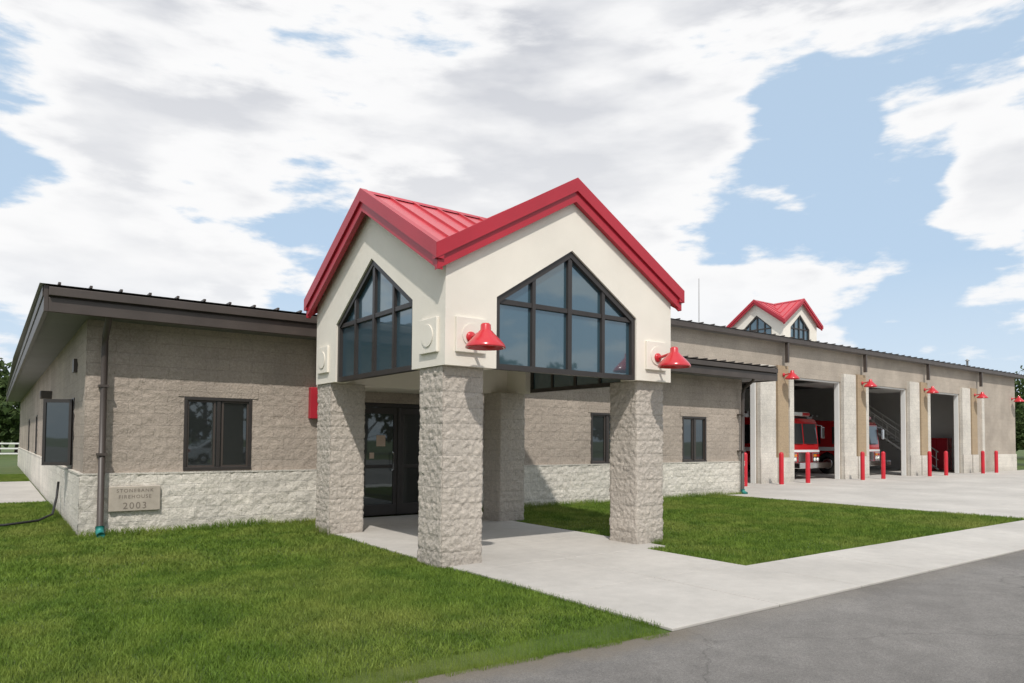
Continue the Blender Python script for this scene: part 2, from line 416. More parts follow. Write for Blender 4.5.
for (sx,nm) in ((1.42,'downspout'),(18.25,'downspout_b')):
    tube(nm,[(sx,12.62,3.62),(sx,12.66,3.42),(sx,12.98,3.22),(sx,13.02,3.05),(sx,13.04,.16)],.05,M_dark,st,n=8)
    tube(nm+'_boot',[(sx,13.04,.17),(sx,13.02,.08),(sx,12.9,.035)],[.065,.065,.06],M_teal,st,n=10)
    boxes(nm+'_straps',[(sx-.07,sx+.07,12.97,13.18,2.4,2.44),(sx-.07,sx+.07,12.97,13.18,1.3,1.34)],M_dark,st)
for hh_ in HW: window(*hh_,WY,st,mull=(.5,))
boxes('stucco_window_lintel',[(h[0]-.1,h[1]+.1,WY-.012,WY+.03,h[3]+.005,h[3]+.20) for h in HW],M_upper,st)
R=Matrix.Translation((WX0,0,0))@Matrix(((0,1,0,0),(-1,0,0,0),(0,0,1,0),(0,0,0,1)))
XF.append(R)
for (a,b) in ((15,16),(19,20),(23,24),(28,29),(34,35)):
    window(-b,-a,1.03,2.31,0,st,mull=(.5,),nm='end_window')
XF.pop()
for (hy,w) in ((15.02,.52),):
    ang=math.radians(143)
    S=Matrix.Translation((WX0-.03,hy,0))@Matrix.Rotation(ang,4,'Z')
    XF.append(S)
    boxes('casement_sash',[(0,w,-.02,.02,1.08,1.14),(0,w,-.02,.02,2.22,2.28),(0,.05,-.02,.02,1.14,2.22),(w-.05,w,-.02,.02,1.14,2.22)],M_frame,st)
    box('casement_glass',.05,w-.05,-.005,.005,1.12,2.24,M_glass,st)
    XF.pop()
boxes('wall_vent',[(WX0-.06,WX0+.02,14.6,14.9,2.75,2.98)],M_dark,st)
boxes('end_wall_light',[(WX0-.25,WX0+.02,21.2,21.5,2.55,2.75)],M_dark,st,bevel=.02)
box('fire_alarm_panel',4.86,5.02,WY-.12,WY,1.98,2.58,M_red,st,bevel=.01)

# entrance doors
dy=WY+.12
L=[(DOOR[0],DOOR[1],dy-.05,dy+.08,2.34-.08,2.34),(DOOR[0],DOOR[0]+.07,dy-.05,dy+.08,.03,2.26),(DOOR[1]-.07,DOOR[1],dy-.05,dy+.08,.03,2.26)]
for xx in (6.85,7.62): L.append((xx-.03,xx+.03,dy-.04,dy+.08,.03,2.26))
boxes('entrance_frame',L,M_frame,st,bevel=.005)
D=[]
for a,b in ((5.82,6.82),(6.88,7.59)):
    D+=[(a,b,dy-.02,dy+.03,.04,.26),(a,b,dy-.02,dy+.03,2.12,2.25),(a,a+.09,dy-.02,dy+.03,.26,2.12),(b-.09,b,dy-.02,dy+.03,.26,2.12),(a+.09,b-.09,dy-.018,dy+.028,1.0,1.07)]
boxes('door_leaves',D,M_frame,st,bevel=.004)
box('door_glass',DOOR[0]+.03,DOOR[1]-.03,dy+.004,dy+.012,.05,2.3,M_glass,st)
tube('door_pull',[(6.70,dy-.03,.95),(6.70,dy-.09,.98),(6.70,dy-.09,1.3),(6.70,dy-.03,1.33)],.012,M_chrome,st,n=8)
boxes('door_notices',[(6.35,6.55,dy-.001,dy+.003,1.45,1.68),(6.2,6.3,dy-.001,dy+.003,1.2,1.32)],M_paper,st)
boxes('door_reveal',[(5.5,DOOR[0],WY-.04,WY+.34,0,2.34),(DOOR[1],8.3,WY-.04,WY+.34,0,2.34),(5.5,8.3,WY+.0,WY+.34,2.345,3.4)],M_upper,st)

# plaque
pl=empty('datestone_sign')
box('plaque',1.54,2.30,WY-.115,WY-.02,.385,.79,M_plaque,pl,bevel=.01)
def text(s,size,x,z,y,parent):
    cu=bpy.data.curves.new('lettering','FONT'); cu.body=s; cu.size=size; cu.align_x='CENTER'; cu.extrude=.001; cu.space_character=1.25
    cu.materials.append(M_letter); o=bpy.data.objects.new('lettering',cu); scene.collection.objects.link(o)
    o.location=(x,y,z); o.rotation_euler=(math.pi/2,0,0); o.parent=parent
text('STONEBANK',.08,1.92,.695,WY-.117,pl); text('FIREHOUSE',.08,1.92,.595,WY-.117,pl); text('2003',.15,1.92,.425,WY-.117,pl)

# ------------------------------------------------------------------ portico
po=empty('entrance_portico')
CX,CY=6.50,9.57
HX,HY=2.06,2.14
CH=2.52
def column(x0,x1,y0,y1):
    w=x1-x0; st_=.016; n=int(w/st_); hz=int(CH/.018)
    ring=[]
    for i in range(n): ring.append((x0+w*i/n,y0,0,-1,i/n))
    for i in range(n): ring.append((x1,y0+w*i/n,1,0,i/n))
    for i in range(n): ring.append((x1-w*i/n,y1,0,1,i/n))
    for i in range(n): ring.append((x0,y1-w*i/n,-1,0,i/n))
    V=[];F=[];m=len(ring)
    for k in range(hz+1):
        z=CH*k/hz
        for i,(x,y,nx,ny,t) in enumerate(ring):
            if i%n==0:
                a={0:(-1,-1),1:(1,-1),2:(1,1),3:(-1,1)}[i//n]; nx,ny=a[0]*.7,a[1]*.7
            p=Vector((x,y,z))
            d=noise.fractal(p*13,1,2,3)*.014+noise.fractal(p*34,1,2,2)*.010
            row=math.floor(z/.2+1e-4); fz=abs((z/.2+.5)%1-.5)*.2
            tt=.5 if row%2 else .25+.5*((i//n)%2)
            fu=min(abs(t-tt)*w,9)
            g=.007*max(0,1-min(fz,fu)/.014)
            ed=min(t,1-t)*w
            r=.012*max(0,1-ed/.03)
            d=d-g-r
            V.append((x+nx*d,y+ny*d,z))
    for k in range(hz):
        for i in range(m):
            j=(i+1)%m; F.append((k*m+i,k*m+j,(k+1)*m+j,(k+1)*m+i))
    F.append(tuple(reversed(range(m)))); F.append(tuple(range(hz*m,hz*m+m)))
    mk('column',V,F,M_col,po,smooth=True)
for cx in ((4.47,5.09),(7.91,8.51)):
    for cy in ((7.53,8.13),(11.12,11.72)): column(*cx,*cy)

def cross_portico(CX,CY,hx,hy,z0,ze,zr,h,win,par,ww,sh,ap,T=.25,zb=None,frw=.07,glass=M_teal_glass,ribs=.4,fd=.29):
    s=(zr-ze)/h
    top=lambda u: zr-s*abs(u)-.045
    zb=z0 if zb is None else zb
    def gable(axis,a,b,c,hu,inner,hole):
        lim=hu-inner
        if hole:
            prism('gable_wall',[(c-lim,z0),(c-ww,z0),(c-ww,top(ww)),(c-lim,top(lim))],axis,a,b,M_stucco,par)
            prism('gable_wall',[(c+ww,z0),(c+lim,z0),(c+lim,top(lim)),(c+ww,top(ww))],axis,a,b,M_stucco,par)
            prism('gable_wall',[(c-ww,sh),(c,ap),(c,top(0)),(c-ww,top(ww))],axis,a,b,M_stucco,par)
            prism('gable_wall',[(c,ap),(c+ww,sh),(c+ww,top(ww)),(c,top(0))],axis,a,b,M_stucco,par)
            if zb>z0: prism('gable_wall',[(c-ww,z0),(c+ww,z0),(c+ww,zb),(c-ww,zb)],axis,a,b,M_stucco,par)
        else:
            prism('gable_wall',[(c-lim,z0),(c+lim,z0),(c+lim,top(lim)),(c,top(0)),(c-lim,top(lim))],axis,a,b,M_stucco,par)
    gable('y',CY-hy,CY-hy+T,CX,hx,0,True)
    gable('y',CY+hy-T,CY+hy,CX,hx,0,win>3)
    gable('x',CX-hx,CX-hx+T,CY,hy,T,True)
    gable('x',CX+hx-T,CX+hx,CY,hy,T,True)
    def glaze(axis,c,face,sgn):
        g0=face+sgn*.09; g1=face+sgn*.10
        prism('gable_glass',[(c-ww+.02,zb+.02),(c+ww-.02,zb+.02),(c+ww-.02,sh-.0),(c,ap-.02),(c-ww+.02,sh-.0)],axis,min(g0,g1),max(g0,g1),glass,par)
        f0,f1=sorted((face+sgn*.03,face+sgn*.13)); q0,q1=sorted((face+sgn*.04,face+sgn*.12)); r0,r1=sorted((face+sgn*.05,face+sgn*.115))
        sl=(ap-sh)/ww
        prism('gable_frame',[(c-ww,zb),(c+ww,zb),(c+ww,zb+frw),(c-ww,zb+frw)],axis,f0,f1,M_frame,par)
        for k in (-1,1):
            prism('gable_frame',[(c+k*ww,zb+frw),(c+k*(ww-frw),zb+frw),(c+k*(ww-frw),sh+sl*frw-.0),(c+k*ww,sh)],axis,f0,f1,M_frame,par)
            prism('gable_frame',[(c+k*(ww-frw),sh+sl*frw),(c,ap),(c,ap-frw*1.4),(c+k*(ww-frw),sh+sl*frw-frw*1.4)],axis,f0,f1,M_frame,par)
            u=ww*.5
            prism('gable_mullion',[(c+k*u-frw*.4,zb+frw),(c+k*u+frw*.4,zb+frw),(c+k*u+frw*.4,sh+sl*(ww-u)-frw),(c+k*u-frw*.4,sh+sl*(ww-u)-frw)],axis,q0,q1,M_frame,par)
        prism('gable_mullion',[(c-frw*.5,zb+frw),(c+frw*.5,zb+frw),(c+frw*.5,ap-frw),(c-frw*.5,ap-frw)],axis,q0+.002,q1-.002,M_frame,par)
        prism('gable_transom',[(c-ww+frw,sh-frw*.9),(c+ww-frw,sh-frw*.9),(c+ww-frw,sh-frw*.0),(c-ww+frw,sh)],axis,r0,r1,M_frame,par)
    glaze('y',CX,CY-hy,1); glaze('x',CY,CX-hx,1); glaze('x',CY,CX+hx,-1)
    if win>3: glaze('y',CX,CY+hy,-1)
    V=[(CX,CY,zr)]
    pts=[(0,-h,zr),(h,-h,ze),(h,0,zr),(h,h,ze),(0,h,zr),(-h,h,ze),(-h,0,zr),(-h,-h,ze)]
    V+=[(CX+a,CY+b,c) for a,b,c in pts]; F=[(0,1+i,1+(i+1)%8) for i in range(8)]
    n=len(V); V+=[(a,b,c-.04) for a,b,c in V]; F+=[tuple(reversed([i+n for i in f])) for f in F[:8]]
    mk('roof_panels',V,F,M_redroof,par)
    V=[];F=[]
    def rib(p,q,w,hh,side):
        n=len(V); 
        for P in (p,q):
            for sgn in (-1,1):
                for zz in (.001,hh):
                    V.append((P[0]+side[0]*w*sgn,P[1]+side[1]*w*sgn,P[2]+zz))
        F.extend([tuple(n+i for i in f) for f in ((0,1,3,2),(4,6,7,5),(0,4,5,1),(2,3,7,6),(1,5,7,3))])
    k=ribs*.5
    while k<h-.02:
        for sy in (-1,1):
            for sx in (-1,1):
                rib((CX,CY+sy*k,zr),(CX+sx*k,CY+sy*k,zr-s*k),.012,.035,(0,1))
                rib((CX+sx*k,CY,zr),(CX+sx*k,CY+sy*k,zr-s*k),.012,.035,(1,0))
        k+=ribs
    mk('standing_seams',V,F,M_redroof,par)
    for a,b in (((CX,CY-h),(CX,CY+h)),((CX-h,CY),(CX+h,CY))):
        sx=.10 if a[0]==b[0] else 0; sy=.10 if a[1]==b[1] else 0
        V=[(a[0]-sx,a[1]-sy,zr-s*.1+.02),(a[0],a[1],zr+.035),(a[0]+sx,a[1]+sy,zr-s*.1+.02),(b[0]-sx,b[1]-sy,zr-s*.1+.02),(b[0],b[1],zr+.035),(b[0]+sx,b[1]+sy,zr-s*.1+.02)]
        mk('ridge_cap',V,[(0,1,4,3),(1,2,5,4)],M_red,par)
    for axis,c,face,sg in (('y',CX,CY-h,-1),('y',CX,CY+h,1),('x',CY,CX-h,-1),('x',CY,CX+h,1)):
        for (a,b,o1,o2) in ((.045,-.5*fd,-.05,.055),(-.5*fd-.001,-fd,-.05,.022)):
            oo=o2+(.004 if axis=='x' else 0)
            lo,hi=sorted((face+sg*o1,face+sg*oo))
            for k in (-1,1):
                ex=h+(o2 if axis=='y' else o2-.006)
                zz=zr-s*ex-(.002 if axis=='x' else 0)
                prism('fascia_board',[(c+k*ex,zz+a),(c,zr+a),(c,zr+b),(c+k*ex,zz+b)],axis,lo,hi,M_red,par)
cross_portico(CX,CY,HX,HY,2.52,3.965,5.235,2.2,3,po,1.29,3.45,4.27)
def relief_front(x,z,y):
    box('relief_square',x-.22,x+.22,y-.04,y-.0,z-.22,z+.22,M_stucco,po,bevel=.006)
    lathe('relief_disc',[(0,-.012),(.14,-.012),(.14,.0)],(x,y-.041,z),M_stucco,po,axis='y',smooth=False)
def relief_side(y,z,x,s=-1):
    box('relief_square',min(x,x+s*.04),max(x,x+s*.04),y-.22,y+.22,z-.22,z+.22,M_stucco,po,bevel=.006)
    lathe('relief_disc',[(0,s*.012),(.14,s*.012),(.14,.0)],(x+s*.041,y,z),M_stucco,po,axis='x',smooth=False)
for x in (4.80,8.2): relief_front(x,2.91,CY-HY)
for y in (7.80,11.35): relief_side(y,2.91,CX-HX); relief_side(y,2.91,CX+HX,1)
boxes('link_canopy',[(5.0,8.1,CY+HY,WY-.05,2.56,3.40)],M_stucco,po)
boxes('porch_ceiling',[(CX-1.80,CX+1.80,CY-1.88,CY+1.88,3.46,3.5)],M_stucco,po)

# ------------------------------------------------------------------ barn lamps
def barn_lamp(x,y,z,sc=1.0):
    e=empty('wall_lamp')
    XF.append(Matrix.Translation((x,y,z))@Matrix.Scale(sc,4))
    lathe('wall_plate',[(0,-.035),(.055,-.035),(.07,-.02),(.07,0)],(0,-.01,0),M_lamp,e,axis='y',n=20)
    tube('arm',[(0,-.03,0),(0,-.12,.01),(0,-.22,.03),(0,-.33,.05)],.022,M_lamp,e,n=10)
    lathe('shade',[(.0,.135),(.045,.132),(.062,.115),(.066,.05),(.085,.035),(.10,.015),(.165,-.05),(.225,-.115),(.245,-.15),(.245,-.17),(.235,-.17),(.215,-.115),(.155,-.05),(.06,.01),(0,.01)],(0,-.34,0),M_lamp,e,n=36)
    lathe('bulb',[(0,-.13),(.035,-.115),(.045,-.08),(.03,-.02),(.0,0)],(0,-.34,-.005),M_white,e,n=16)
    XF.pop(); return e
barn_lamp(4.78,CY-HY-.042,2.88,1.0); barn_lamp(8.20,CY-HY-.042,2.88,1.0)

# ------------------------------------------------------------------ apparatus bays
TY=16.0; TX0=16.0; TX1=48.9; TZ=5.5
ops=[(19.7,23.3),(25.7,29.3),(31.6,35.3),(37.7,41.2)]
OZ=4.2
L=[(TX0,TX1,TY,TY+.3,OZ,TZ)]
edges=[TX0]+[v for o in ops for v in o]+[TX1]
for i in range(0,len(edges),2): L.append((edges[i],edges[i+1],TY,TY+.3,0,OZ))
boxes('bay_front_wall',L,M_tall,st)
boxes('bay_end_wall',[(TX1-.3,TX1,TY+.3,34,0,TZ),(TX0,TX0+.3,TY+.3,34,3.6,TZ),(TX0,TX1,34,34.3,0,TZ)],M_tall,st)
boxes('bay_interior',[(19.0,19.15,TY+.31,29,0,5.2),(44.3,44.45,TY+.31,29,0,5.2),(19.0,44.45,29,29.15,0,5.2)],M_int,st)
box('bay_ceiling',19.0,44.45,TY+.31,29,5.2,5.3,M_intdk,st)
box('bay_floor',19.0,44.45,TY+.0,29,.002,.028,M_conc,st)
boxes('bay_roof_edge',[(TX0-.2,TX1+.35,TY-.35,TY-.27,TZ-.02,TZ+.17)],M_dark,st,bevel=.008)
box('bay_soffit',TX0-.2,TX1+.35,TY-.27,TY+.35,TZ+.0,TZ+.03,M_soffit,st)
box('bay_rake',TX1+.35,TX1+.42,TY-.35,34.4,TZ-.02,TZ+.17,M_dark,st)
mk('bay_roof',[(TX0-.2,TY-.38,TZ+.18),(TX1+.42,TY-.38,TZ+.18),(TX1+.42,25,TZ+.75),(TX0-.2,25,TZ+.75),(TX0-.2,34.6,TZ+.18),(TX1+.42,34.6,TZ+.18)],[(0,1,2,3),(3,2,5,4)],M_galv,st)
L=[];x=TX0
while x<TX1: L.append((x-.02,x+.02,TY-.40,TY-.1,TZ+.19,TZ+.225)); x+=.61
boxes('bay_seam_ends',L,M_dark,st)
P1=[];P2=[];LP=[]
for a,b in ((23.3,25.7),(29.3,31.6),(35.3,37.7),(41.2,44.3)):
    w=1.02; P1.append((a+.02,a+w,TY-.14,TY-.001,0,4.55)); P1.append((a+.0,a+w+.02,TY-.18,TY-.142,0,1.0))
    P2.append((a+w+.12,a+w+.82,TY-.16,TY-.001,1.0,4.58)); P1.append((a+w+.10,a+w+.84,TY-.20,TY-.001,0,.998))
    P1.append((b-.32,b-.02,TY-.06,TY-.001,0,OZ)); LP.append(a+w+.47)
boxes('bay_piers_light',P1,M_pier,st); boxes('bay_piers_tan',P2,M_tan,st)
boxes('bay_wall_base',[(18.6,19.5,TY-.05,TY-.001,0,1.0),(45.6,TX1,TY-.05,TY-.001,0,1.0)],M_base,st)
T=[]
for a,b in ops:
    T+=[(a+.002,a+.06,TY+.05,TY+.25,.03,OZ-.06),(b-.06,b-.002,TY+.05,TY+.25,.03,OZ-.06),(a,b,TY+.05,TY+.25,OZ-.06,OZ-.002)]
boxes('door_jamb_trim',T,M_white,st)
boxes('overhead_door_raised',[(a+.1,b-.1,TY+.6,TY+4.2,4.45,4.5) for a,b in ops],M_white,st)
for lx in LP: barn_lamp(lx,TY-.17,4.22,1.1)
barn_lamp(48.4,TY,4.25,1.1)
for dxp in (24.9,30.9,37.0,43.3):
    boxes('conductor_head',[(dxp-.05,dxp+.05,TY-.33,TY-.20,4.7,TZ-.02)],M_dark,st)
stair=empty('mezzanine_stair')
S=[]
for i in range(14): S.append((42.2,43.2,18.0+i*.28,18.3+i*.28,.2+i*.2,.24+i*.2))
boxes('treads',S,M_galv,stair)
for xx in (42.2,43.2):
    tube('stringer',[(xx,17.9,.1),(xx,22.0,3.0)],.06,M_white,stair,n=6)
    tube('handrail',[(xx,17.9,1.1),(xx,22.0,4.0)],.04,M_white,stair,n=8)
    tube('midrail',[(xx,17.9,.65),(xx,22.0,3.55)],.025,M_white,stair,n=8)
    for i in range(6): tube('baluster',[(xx,18.0+i*.75,.15+i*.53),(xx,18.0+i*.75,1.15+i*.53)],.025,M_white,stair,n=6)
lock=empty('equipment_locker')
boxes('cabinet',[(43.7,44.25,17.6,18.8,.05,1.9)],M_fire,lock,bevel=.02); boxes('doors',[(43.68,43.7,17.65,18.18,.15,1.8),(43.68,43.7,18.22,18.75,.15,1.8)],M_red,lock); boxes('plinth',[(43.72,44.25,17.62,18.78,.028,.05)],M_frame,lock)

# cupola
cu=empty('roof_cupola')
box('curb',30.65,33.75,19.5,22.6,5.6,6.0,M_stucco,cu)
cross_portico(32.2,21.1,1.48,1.48,6.0,7.5,8.68,1.66,4,cu,.85,7.25,7.95,T=.15,zb=6.55,frw=.06,ribs=.4,fd=.2)
rm=empty('radio_mast')
tube('mast',[(30.5,24.5,5.8),(30.5,24.5,10.4)],[.03,.012],M_galv,rm,n=8); box('base_plate',30.35,30.65,24.35,24.65,5.7,5.82,M_galv,rm)
va=empty('roof_vent')
tube('pipe',[(46.5,17.6,5.6),(46.5,17.6,6.5)],.06,M_galv,va,n=10); lathe('cap',[(0,.12),(.12,.02),(.12,0),(0,0)],(46.5,17.6,6.5),M_galv,va,n=14)

def bollard(x):
    b=empty('bollard')
    lathe('post',[(.085,0.02),(.085,1.15),(.075,1.19),(.045,1.22),(0,1.23)],(x,15.05,0),M_boll,b,n=20)
    lathe('footing',[(.16,.03),(.15,.045),(.0,.046)],(x,15.05,0),M_conc,b,n=20)
for a in (24.3,30.15,36.3,42.4):
    for dx in (-.9,.85): bollard(a+dx)
bollard(21.2)

# ------------------------------------------------------------------ fire engine (front towards -Y)
def wheel(x,y,r,w,par):
    lathe('tyre',[(r*.6,-w/2),(r*.93,-w/2),(r,-w*.3),(r,w*.3),(r*.93,w/2),(r*.6,w/2)],(x,y,r),M_tire,par,axis='x',n=32)
    lathe('rim',[(0,-w*.32),(r*.2,-w*.42),(r*.35,-w*.36),(r*.6,-w*.44),(r*.6,w*.44),(r*.35,w*.36),(r*.2,w*.42),(0,w*.32)],(x,y,r),M_chrome,par,axis='x',n=24)
def fire_engine(x,y):
    e=empty('fire_engine'); XF.append(Matrix.Translation((x,y,.028)))
    prof=[(0,.55),(0,1.35),(.10,2.45),(.22,2.62),(3.0,2.7),(3.0,.55),(1.95,.55),(1.8,.95),(1.45,1.12),(1.1,.95),(.95,.55)]
    prism('cab',prof,'x',-1.2,1.2,M_fire,e,bevel=.05)
    box('body',-1.2,1.2,3.1,8.4,1.0,2.75,M_fire,e,bevel=.03)
    boxes('lower_body',[(-1.2,1.2,3.1,5.0,.5,.99),(-1.2,1.2,6.6,8.4,.5,.99)],M_fire,e,bevel=.03)
    def fy(z): return (z-1.35)/1.1*.10
    for a,b in ((-1.08,-.03),(.03,1.08)):
        V=[(a,fy(1.5)-.012,1.5),(b,fy(1.5)-.012,1.5),(b,fy(2.38)-.012,2.38),(a,fy(2.38)-.012,2.38)]
        mk('windscreen',V,[(0,1,2,3)],M_carglass,e)
    boxes('wipers',[(-.7,-.1,-.03,-.01,1.50,1.53),(.2,.8,-.03,-.01,1.50,1.53)],M_black,e)
    box('white_band',-1.205,1.205,-.012,-.002,1.14,1.24,M_paintw,e)
    boxes('grille',[(-.5,.5,-.06,-.001,.72,1.12)]+[(-.46,.46,-.085,-.062,.76+i*.065,.79+i*.065) for i in range(5)],M_chrome,e)
    for s in (-1,1):
        box('headlight_bezel',min(s*.62,s*1.12),max(s*.62,s*1.12),-.055,-.001,.72,1.10,M_chrome,e,bevel=.02)
        for k in (0,1):
            lathe('headlight',[(0,-.03),(.07,-.025),(.085,0)],(s*(.76+k*.22),-.058,.82),M_lens,e,axis='y',n=20)
            box('warning_light',s*(.76+k*.22)-.08,s*(.76+k*.22)+.08,-.085,-.057,.94,1.05,M_fire if k else M_amber,e)
        boxes('mirror',[(s*1.36-.1,s*1.36+.1,-.12,-.04,1.75,2.25)],M_chrome,e,bevel=.02)
        tube('mirror_arm',[(s*1.15,.1,2.35),(s*1.36,-.05,2.3),(s*1.36,-.05,2.2)],.02,M_chrome,e,n=8)
        xx=s*1.206
        for (a,b) in ((.35,1.15),(1.75,2.7)):
            mk('side_window',[(xx,a,1.5),(xx,b,1.5),(xx,b,2.35),(xx,a,2.35)],[(0,1,2,3)],M_carglass,e)
        boxes('side_stripe',[(min(xx,xx+s*.004),max(xx,xx+s*.004),.05,8.35,1.16,1.34)],M_paintw,e)
        boxes('roller_shutters',[(min(xx,xx+s*.01),max(xx,xx+s*.01),a,b,1.4,2.6) for a,b in ((3.2,4.3),(4.4,6.0),(6.1,7.2),(7.3,8.3))],M_alum,e)
        for wy in (1.45,5.8): wheel(s*1.02,wy,.52,.34,e)
    box('front_bumper',-1.22,1.22,-.55,-.061,.45,.70,M_chrome,e,bevel=.03)
    boxes('chassis',[(-.45,.45,-.3,8.3,.42,.52)],M_black,e)
    box('light_bar',-.95,.95,.3,.62,2.72,2.9,M_lens,e,bevel=.03)
    boxes('light_bar_lenses',[(-.96,-.4,.28,.64,2.74,2.88),(.4,.96,.28,.64,2.74,2.88)],M_fire,e,bevel=.02)
    boxes('roof_ladder',[(.5,.56,3.2,8.2,2.95,3.03),(.95,1.01,3.2,8.2,2.95,3.03)]+[(.56,.95,3.4+i*.35,3.44+i*.35,2.97,3.0) for i in range(14)]+[(.5,1.01,3.5,3.56,2.75,2.95),(.5,1.01,7.8,7.86,2.75,2.95)],M_alum,e)
    XF.pop()
fire_engine(22.1,17.4); fire_engine(28.45,17.2); fire_engine(34.7,17.6)

# ------------------------------------------------------------------ cars
def car(x,y,rot,paint):
    e=empty('parked_car'); XF.append(Matrix.Translation((x,y,.006))@Matrix.Rotation(rot,4,'Z'))
    prof=[(-2.2,.38),(-2.25,.62),(-2.15,.86),(-1.1,.98),(-.35,1.42),(.9,1.46),(1.75,1.05),(2.15,1.0),(2.25,.65),(2.2,.35),(1.75,.3),(1.65,.55),(1.35,.68),(1.05,.55),(.95,.28),(-.95,.28),(-1.05,.55),(-1.35,.68),(-1.65,.55),(-1.75,.3)]
    prism('body',prof,'x',-.86,.86,paint,e,bevel=.09)
    for s in (-1,1):
        xx=s*.868
        mk('side_glass',[(xx,-.95,1.0),(xx,.05,1.0),(xx,.05,1.37),(xx,-.3,1.36)],[(0,1,2,3)],M_carglass,e)
        mk('side_glass',[(xx,.12,1.0),(xx,1.5,1.03),(xx,.88,1.37),(xx,.12,1.38)],[(0,1,2,3)],M_carglass,e)
        for wy in (-1.35,1.35): wheel(s*.76,wy,.32,.2,e)
        box('headlamp',s*.65-.15,s*.65+.15,-2.26,-2.2,.66,.80,M_lens,e,bevel=.02)
        box('tail_lamp',s*.68-.12,s*.68+.12,2.2,2.27,.75,.9,M_fire,e,bevel=.02)
    mk('windscreen',[(-.72,-1.05,1.02),(.72,-1.05,1.02),(.66,-.37,1.43),(-.66,-.37,1.43)],[(0,1,2,3)],M_carglass,e)
    mk('rear_glass',[(-.72,1.7,1.1),(.72,1.7,1.1),(.66,.98,1.46),(-.66,.98,1.46)],[(3,2,1,0)],M_carglass,e)
    XF.pop()
car(11.5,-20,math.radians(80),M_paintw)
car(-4.5,66,math.radians(60),M_paintb)

h=empty('garden_hose')
tube('hose',[(-1.6,14.8,.05),(-.6,15.2,.06),(.2,15.0,.07),(.7,15.3,.09),(.95,15.9,.14),(1.05,16.6,.4),(1.08,16.7,.7)],.022,M_black,h,n=8)

fe=empty('white_fence')
L=[]
for i in range(16): L.append((-24+i*2-.06,-24+i*2+.06,60,60.12,0,1.25))
L+=[(-24,6,60.02,60.08,z,z+.1) for z in (.35,.7,1.05)]
boxes('rails_and_posts',L,M_white,fe)

# ------------------------------------------------------------------ trees
def trees(name,positions,leafsize,nl):
    e=empty(name)
    allV=[];TV=[];TF=[]
    for (x,y,hh,rr) in positions:
        n=len(TV); k=8
        path=[(0,0,0,.03),(.01,.01,.25,.022),(.0,-.01,.55,.014),(.01,0,.85,.005)]
        for (a,b,c,r) in path:
            for j in range(k):
                th=2*math.pi*j/k; TV.append((x+a*hh+math.cos(th)*r*hh,y+b*hh+math.sin(th)*r*hh,c*hh))
        for i in range(3):
            for j in range(k): TF.append((n+i*k+j,n+i*k+(j+1)%k,n+(i+1)*k+(j+1)%k,n+(i+1)*k+j))
        clumps=[]
        for c in range(16):
            th=random.uniform(0,6.28); v=random.uniform(.22,1.0); rad=rr*math.sqrt(max(.08,1-((v-.5)/.62)**2))*random.uniform(.35,.9)
            cp=(x+math.cos(th)*rad,y+math.sin(th)*rad,hh*v); clumps.append((cp,rr*random.uniform(.28,.5)))
            n=len(TV); a=Vector((x,y,hh*max(.15,v-.3))); bq=Vector(cp)
            for P,r in ((a,.010*hh),(bq,.003*hh)):
                for j in range(4):
                    t2=6.283*j/4; TV.append((P.x+math.cos(t2)*r,P.y+math.sin(t2)*r,P.z))
            for j in range(4): TF.append((n+j,n+(j+1)%4,n+4+(j+1)%4,n+4+j))
        for cp,cr in clumps:
            m=nl//16
            d=np.random.randn(m,3); d/=np.linalg.norm(d,axis=1)[:,None]; r=cr*np.random.uniform(.3,1.1,m)[:,None]
            c=np.array(cp)+d*r*np.array([1,1,.75])
            a=np.random.randn(m,3); a/=np.linalg.norm(a,axis=1)[:,None]; b=np.cross(a,np.random.randn(m,3)); b/=np.linalg.norm(b,axis=1)[:,None]
            sz=leafsize*np.random.uniform(.5,1.2,m)[:,None]
            allV.append(np.stack([c-a*sz,c-b*sz*.6,c+a*sz,c+b*sz*.6],1))
    V=np.concatenate(allV).reshape(-1,3); nf=len(V)//4
    mk('trunks',TV,TF,M_bark,e,smooth=True)
    me=bpy.data.meshes.new('foliage'); me.vertices.add(len(V)); me.vertices.foreach_set('co',V.reshape(-1).astype(np.float32))
    me.loops.add(nf*4); me.loops.foreach_set('vertex_index',np.arange(nf*4,dtype=np.int32))
    me.polygons.add(nf); me.polygons.foreach_set('loop_start',(np.arange(nf)*4).astype(np.int32)); me.update(calc_edges=True)
    me.materials.append(M_leaf); o=bpy.data.objects.new('foliage',me); scene.collection.objects.link(o); o.parent=e
trees('tree_line',[(random.uniform(-30,4),75+random.uniform(0,30),random.uniform(5,8.5),random.uniform(2.4,3.6)) for i in range(16)],.35,1600)
trees('tree_line.001',[(-30+i*8+random.uniform(-2,2),-52+random.uniform(-6,6),random.uniform(7,12),random.uniform(4,5.5)) for i in range(15)],.5,1600)
trees('tree_line.002',[(78+random.uniform(0,30),18+random.uniform(-2,30),random.uniform(6,8),random.uniform(2.5,4)) for i in range(9)],.4,1600)
trees('deciduous_tree',[(62.5,19.6,7.6,2.8)],.16,7000)

# ------------------------------------------------------------------ sun + world
sd=Vector((-.40,-.64,0)).normalized(); el=math.radians(50)
sv=Vector((sd.x*math.cos(el),sd.y*math.cos(el),math.sin(el)))
sl=bpy.data.lights.new('sun','SUN'); sl.energy=3.3; sl.angle=math.radians(1.2); sl.color=(1,.95,.88)
so=bpy.data.objects.new('sun',sl); scene.collection.objects.link(so); so.rotation_euler=(-sv).to_track_quat('-Z','Y').to_euler(); so.location=(0,-10,30)

